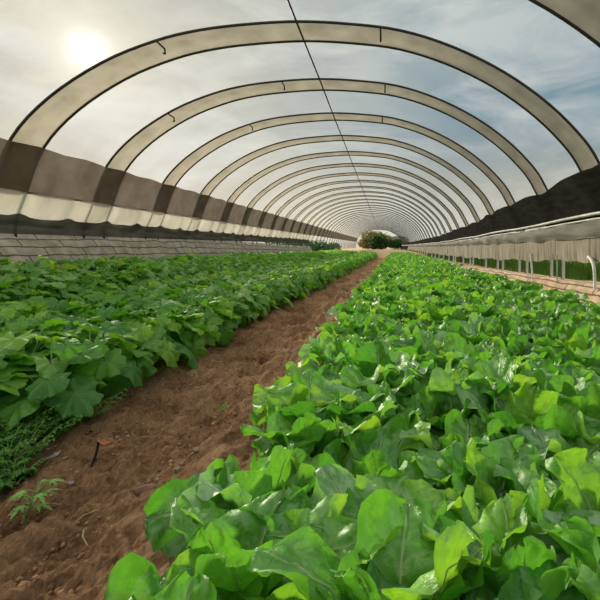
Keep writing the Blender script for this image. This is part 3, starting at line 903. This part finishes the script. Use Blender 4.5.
mb = MB()
for k, (dx, dy, a) in enumerate(((0, 0, .2), (.04, .012, 2.6), (-.035, .01, 1.2))):
    V, Fc = small_leaf(.07, .026, 6); V[:, 2] *= -.5
    mb.add(rotz(V, a) + np.array([dx, dy, .010]), Fc)
link('plastic_scrap', mb.mesh('plastic_scrap', M_SCRAP), label='crumpled grey scrap on the path edge beside the ferny weeds', cat='scrap', loc=(-1.545, 1.93, soil_z(-1.545, 1.93)))
for (x, y, a, L, lab) in ((-1.22, 1.72, .5, .14, 'dry straw stalk on the path left of the flat stone'),
                          (-1.02, 1.42, 2.3, .10, 'thin dry straw stalk lying in front of the flat stone'),
                          (-1.25, 2.16, .3, .12, 'thin dry straw stalk behind the red dry leaf'),
                          (-1.10, 1.53, 1.2, .09, 'short dry straw stalk on the path nearest the camera'),
                          (-1.30, 1.60, .15, .10, 'short dry straw stalk just right of the seedling')):
    mb = MB(); add_tube(mb, [(-L / 2, 0, .004), (0, .008, .012), (L / 2, 0, .006)], [.002, .0028, .002], 6)
    o = link('straw_stalk', mb.mesh('straw_stalk', M_STRAW), label=lab, cat='straw', group='straw on the dirt path', loc=(x, y, soil_z(x, y) + .008)); o.rotation_euler = (0, 0, a)

# loose soil crumbs
r = np.random.default_rng(17); mb = MB()
for k in range(4200):
    y = 1.2 + 5.5 * r.random() ** 1.6; x = -1.2 + (r.random() - .5) * 1.1
    s_ = .003 + .010 * r.random() ** 3
    V, Fc = blob(s_, s_ * .8, s_ * .7, k % 40, 6, 4, .3)
    zz = soil_z(x, y) + s_ * .2 - .002
    mb.add(rotz(V, r.random() * 6) + np.array([x, y, zz]), Fc)
link('soil_crumbs', mb.mesh('soil_crumbs', M_CRUMB), kind='stuff', label='loose crumbs of brown soil scattered over the path', cat='soil')

# ------------------------------------------------------------------ outside: grass, hedge shrubs, bushes, hut
r = np.random.default_rng(23); mb = MB()
for k in range(9000):
    y = 3 + 27 * r.random() ** 1.4; x = 3.0 + 2.6 * r.random()
    h = (.18 + .22 * r.random()) * (1 if x > 3.4 else .8); a = r.random() * 2 * PI; w = .010 + .004 * y / 8
    base = float(hz(x, y)) - .03
    le = .12 * r.random()
    t = np.array([0, .55, 1.]); cx = x + math.cos(a) * le * t ** 2; cy = y + math.sin(a) * le * t ** 2; cz = base + h * t
    ww = w * np.array([1, .8, .08]); pa, pb = -math.sin(a + 1), math.cos(a + 1)
    V = np.concatenate([np.stack([cx - pa * ww, cy - pb * ww, cz], 1), np.stack([cx + pa * ww, cy + pb * ww, cz], 1)])
    mb.add(V, np.array([[0, 1, 4, 3], [1, 2, 5, 4]]))
link('grass', mb.mesh('grass', M_GRASS), kind='stuff', label='tall green grass growing outside along the right bank', cat='grass')

def bush(name, label, cat, x, y, z, rx, ry, rz, n, leaf, mat, seed, group=None, trunk=True):
    root = bpy.data.objects.new(name, None); COL.objects.link(root)
    root.location = (x, y, z); root['label'] = label; root['category'] = cat
    if group: root['group'] = group
    r = np.random.default_rng(seed); mb = MB()
    # lobes of the crown
    lob = [(np.array([0, 0, .55 * rz]), .8)] + [(np.array([(r.random() - .5) * 1.2 * rx, (r.random() - .5) * 1.2 * ry, (.25 + .6 * r.random()) * rz]), .35 + .3 * r.random()) for _ in range(7)]
    for k in range(n):
        c, q = lob[r.integers(0, len(lob))]
        d = r.normal(size=3); d /= np.linalg.norm(d)
        p = c + d * np.array([rx, ry, rz * .6]) * q * (.75 + .28 * r.random())
        if p[2] < .02: p[2] = .05 * rz * r.random() + .02
        V, Fc = small_leaf(leaf * (.7 + .6 * r.random()), leaf * .55, 2)
        V = rotz(tilt(V, (r.random() - .5) * 2.2, (r.random() - .5) * 2), r.random() * 6.28)
        mb.add(V + p, Fc)
    link('foliage', mb.mesh('foliage', mat), root)
    mb = MB()
    for k in range(5):
        a = k / 5 * 6.28
        add_tube(mb, [(0, 0, -.15), (math.cos(a) * rx * .1, math.sin(a) * ry * .1, rz * .25), (math.cos(a) * rx * .4, math.sin(a) * ry * .4, rz * .6)], [.05 * rz, .035 * rz, .015 * rz], 6)
    link('trunk', mb.mesh('trunk', M_BARK), root, label='brown trunk')
    return root
bush('bush', 'large olive yellow dry bush beyond the open end of the tunnel, left', 'bush', -1.9, 73, .25, 3.3, 1.8, 3.3, 3600, .34, M_OLIVELEAF, 1)
bush('bush', 'dark green bush in the middle beyond the open end of the tunnel', 'bush', -.6, 70, .25, 2.5, 1.3, 2.5, 2600, .28, M_DARKLEAF, 2)
bush('bush', 'small dark green bush on the right beyond the open tunnel end', 'bush', 2.8, 70, .25, 1.7, 1.1, 2.0, 1700, .26, M_DARKLEAF, 3)
bush('bush', 'low dark green bush at the far right, beside the curtain end', 'bush', 5.0, 68.5, .25, 1.4, 1.0, 1.1, 900, .24, M_DARKLEAF, 4)
for k, (x, y, lab) in enumerate(((-6.2, 26, 'green shrub outside the left side, just past the end of the skirt'),
                                 (-6.4, 31, 'green shrub outside the left side, second past the skirt'),
                                 (-6.3, 37, 'green shrub outside the left side, third past the skirt'),
                                 (-6.6, 44, 'green shrub outside the left side, fourth past the skirt'),
                                 (-6.6, 52, 'green shrub outside the left side, farthest past the skirt'))):
    bush('shrub', lab, 'shrub', x, y, float(hz(x, y)), 1.1, 2.8, 1.0, 1400, .18, M_DARKLEAF, 30 + k, 'shrubs outside the left side')
# small hut with a lavender roof behind the bushes
hut = bpy.data.objects.new('hut', None); COL.objects.link(hut); hut.location = (2.4, 77, .55)
hut['label'] = 'small distant hut with pale lavender roof behind the bushes'; hut['category'] = 'hut'
mb = MB()
V = np.array([[x, y, z] for z in (0, 1.6) for (x, y) in ((-1.6, -1.2), (1.6, -1.2), (1.6, 1.2), (-1.6, 1.2))], float)
mb.add(V, np.array([[0, 1, 5, 4], [1, 2, 6, 5], [2, 3, 7, 6], [3, 0, 4, 7], [4, 5, 6, 7]]))
link('wall', mb.mesh('wall', M_HUTWALL, False), hut)
mb = MB()
th = np.linspace(0, PI, 13)
V = []
for y in (-1.5, 1.5):
    V += [(1.95 * math.cos(a), y, 1.55 + .72 * math.sin(a)) for a in th]
mb.add(V, grid_faces(12, 1))
V = []
for y in (-1.5, 1.5):
    V += [(1.85 * math.cos(a), y, 1.5 + .66 * math.sin(a)) for a in th]
mb.add(V, grid_faces(12, 1)[:, ::-1])
for y in (-1.5, 1.5):
    P = [(1.95 * math.cos(a), y, 1.55 + .72 * math.sin(a)) for a in th]
    n = len(P); mb.add(P + [(0, y, 1.55)], np.array([[k, k + 1, n] for k in range(n - 1)]))
link('roof', mb.mesh('roof', M_ROOF), hut, label='pale lavender curved roof')

# ------------------------------------------------------------------ sky and sun
SUN = np.array([(88 - 385) / 417, 1., (246 - 50) / 417]); SUN /= np.linalg.norm(SUN)
w = bpy.data.worlds.new('sky'); sc.world = w; w.use_nodes = True
nt = w.node_tree; nd = nt.nodes; lk = nt.links; nd.clear()
out = nd.new('ShaderNodeOutputWorld'); bg = nd.new('ShaderNodeBackground'); lk.new(bg.outputs[0], out.inputs[0])
tc = nd.new('ShaderNodeTexCoord')
nrm = nd.new('ShaderNodeVectorMath'); nrm.operation = 'NORMALIZE'; lk.new(tc.outputs['Generated'], nrm.inputs[0])
sp = nd.new('ShaderNodeSeparateXYZ'); lk.new(nrm.outputs[0], sp.inputs[0])
def mth(op, a, b=None, clamp=False):
    n = nd.new('ShaderNodeMath'); n.operation = op; n.use_clamp = clamp
    for k, x in enumerate((a, b)):
        if x is None: continue
        if isinstance(x, (int, float)): n.inputs[k].default_value = x
        else: lk.new(x, n.inputs[k])
    return n.outputs[0]
dt = nd.new('ShaderNodeVectorMath'); dt.operation = 'DOT_PRODUCT'; dt.inputs[1].default_value = SUN
lk.new(nrm.outputs[0], dt.inputs[0])
cosg = mth('MAXIMUM', dt.outputs['Value'], 0.)
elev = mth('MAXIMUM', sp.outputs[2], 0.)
grad = ramp(nd, [(0., (.88, .79, .60)), (.12, (.56, .545, .48)), (.26, (.13, .28, .40)), (.50, (.17, .33, .46)), (.68, (1.3, 1.3, 1.25)), (1., (1.7, 1.7, 1.65))])  # last stops: unseen upper sky brightened as added fill for the tunnel interior
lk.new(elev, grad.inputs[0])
# broad hazy warmth round the sun
wide = mth('POWER', cosg, 6.)
hz1 = nd.new('ShaderNodeMixRGB'); hz1.inputs[2].default_value = (.56, .53, .475, 1)
lk.new(mth('MULTIPLY', wide, .95, True), hz1.inputs[0]); lk.new(grad.outputs[0], hz1.inputs[1])
# clouds
mp = nd.new('ShaderNodeMapping'); mp.inputs['Scale'].default_value = (1.1, 1.0, 3.2); mp.inputs['Rotation'].default_value = (0, -.75, .3)
lk.new(nrm.outputs[0], mp.inputs[0])
nz = nd.new('ShaderNodeTexNoise'); nz.inputs['Scale'].default_value = 2.6; nz.inputs['Detail'].default_value = 9; nz.inputs['Roughness'].default_value = .58; nz.inputs['Distortion'].default_value = .5
lk.new(mp.outputs[0], nz.inputs['Vector'])
cr = ramp(nd, [(.47, (0, 0, 0)), (.66, (1, 1, 1))]); lk.new(nz.outputs['Fac'], cr.inputs[0])
cm = nd.new('ShaderNodeMixRGB'); cm.inputs[2].default_value = (.80, .82, .82, 1)
lk.new(mth('MULTIPLY', cr.outputs[0], .62), cm.inputs[0]); lk.new(hz1.outputs[0], cm.inputs[1])
# sun disc and aureole
def glow(p, k):
    return mth('MULTIPLY', mth('POWER', cosg, p), k)
gl = mth('ADD', mth('ADD', glow(3500., 1.4), glow(420., .40)), glow(70., .13))
gc = nd.new('ShaderNodeVectorMath'); gc.operation = 'SCALE'; gc.inputs[0].default_value = (1., .93, .78); lk.new(gl, gc.inputs['Scale'])
ad = nd.new('ShaderNodeVectorMath'); ad.operation = 'ADD'; lk.new(cm.outputs[0], ad.inputs[0]); lk.new(gc.outputs[0], ad.inputs[1])
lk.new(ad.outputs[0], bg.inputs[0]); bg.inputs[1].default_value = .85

sun = bpy.data.lights.new('sun', 'SUN'); sun.energy = 8.0; sun.angle = math.radians(9); sun.color = (1., .90, .74)
so = bpy.data.objects.new('sun', sun); COL.objects.link(so)
from mathutils import Vector
so.rotation_euler = Vector(-SUN).to_track_quat('-Z', 'Y').to_euler(); so.location = Vector(SUN * 30)

# ------------------------------------------------------------------ camera
cam = bpy.data.cameras.new('camera'); co = bpy.data.objects.new('camera', cam); COL.objects.link(co)
cam.sensor_width = 36; cam.sensor_fit = 'HORIZONTAL'; cam.lens = F * 36
cam.shift_x = -85 / 600; cam.shift_y = -54 / 600
cam.clip_start = .02; cam.clip_end = 500
co.location = (0, 0, H_CAM); co.rotation_euler = (PI / 2, 0, 0)
sc.camera = co

sc.view_settings.view_transform = 'Standard'; sc.view_settings.look = 'None'
sc.view_settings.exposure = 0.12; sc.view_settings.gamma = 1.0; sc.view_settings.use_curve_mapping = False
cy = sc.cycles
cy.max_bounces = 10; cy.transparent_max_bounces = 24; cy.transmission_bounces = 8; cy.diffuse_bounces = 5
cy.sample_clamp_indirect = 6; cy.use_denoising = True
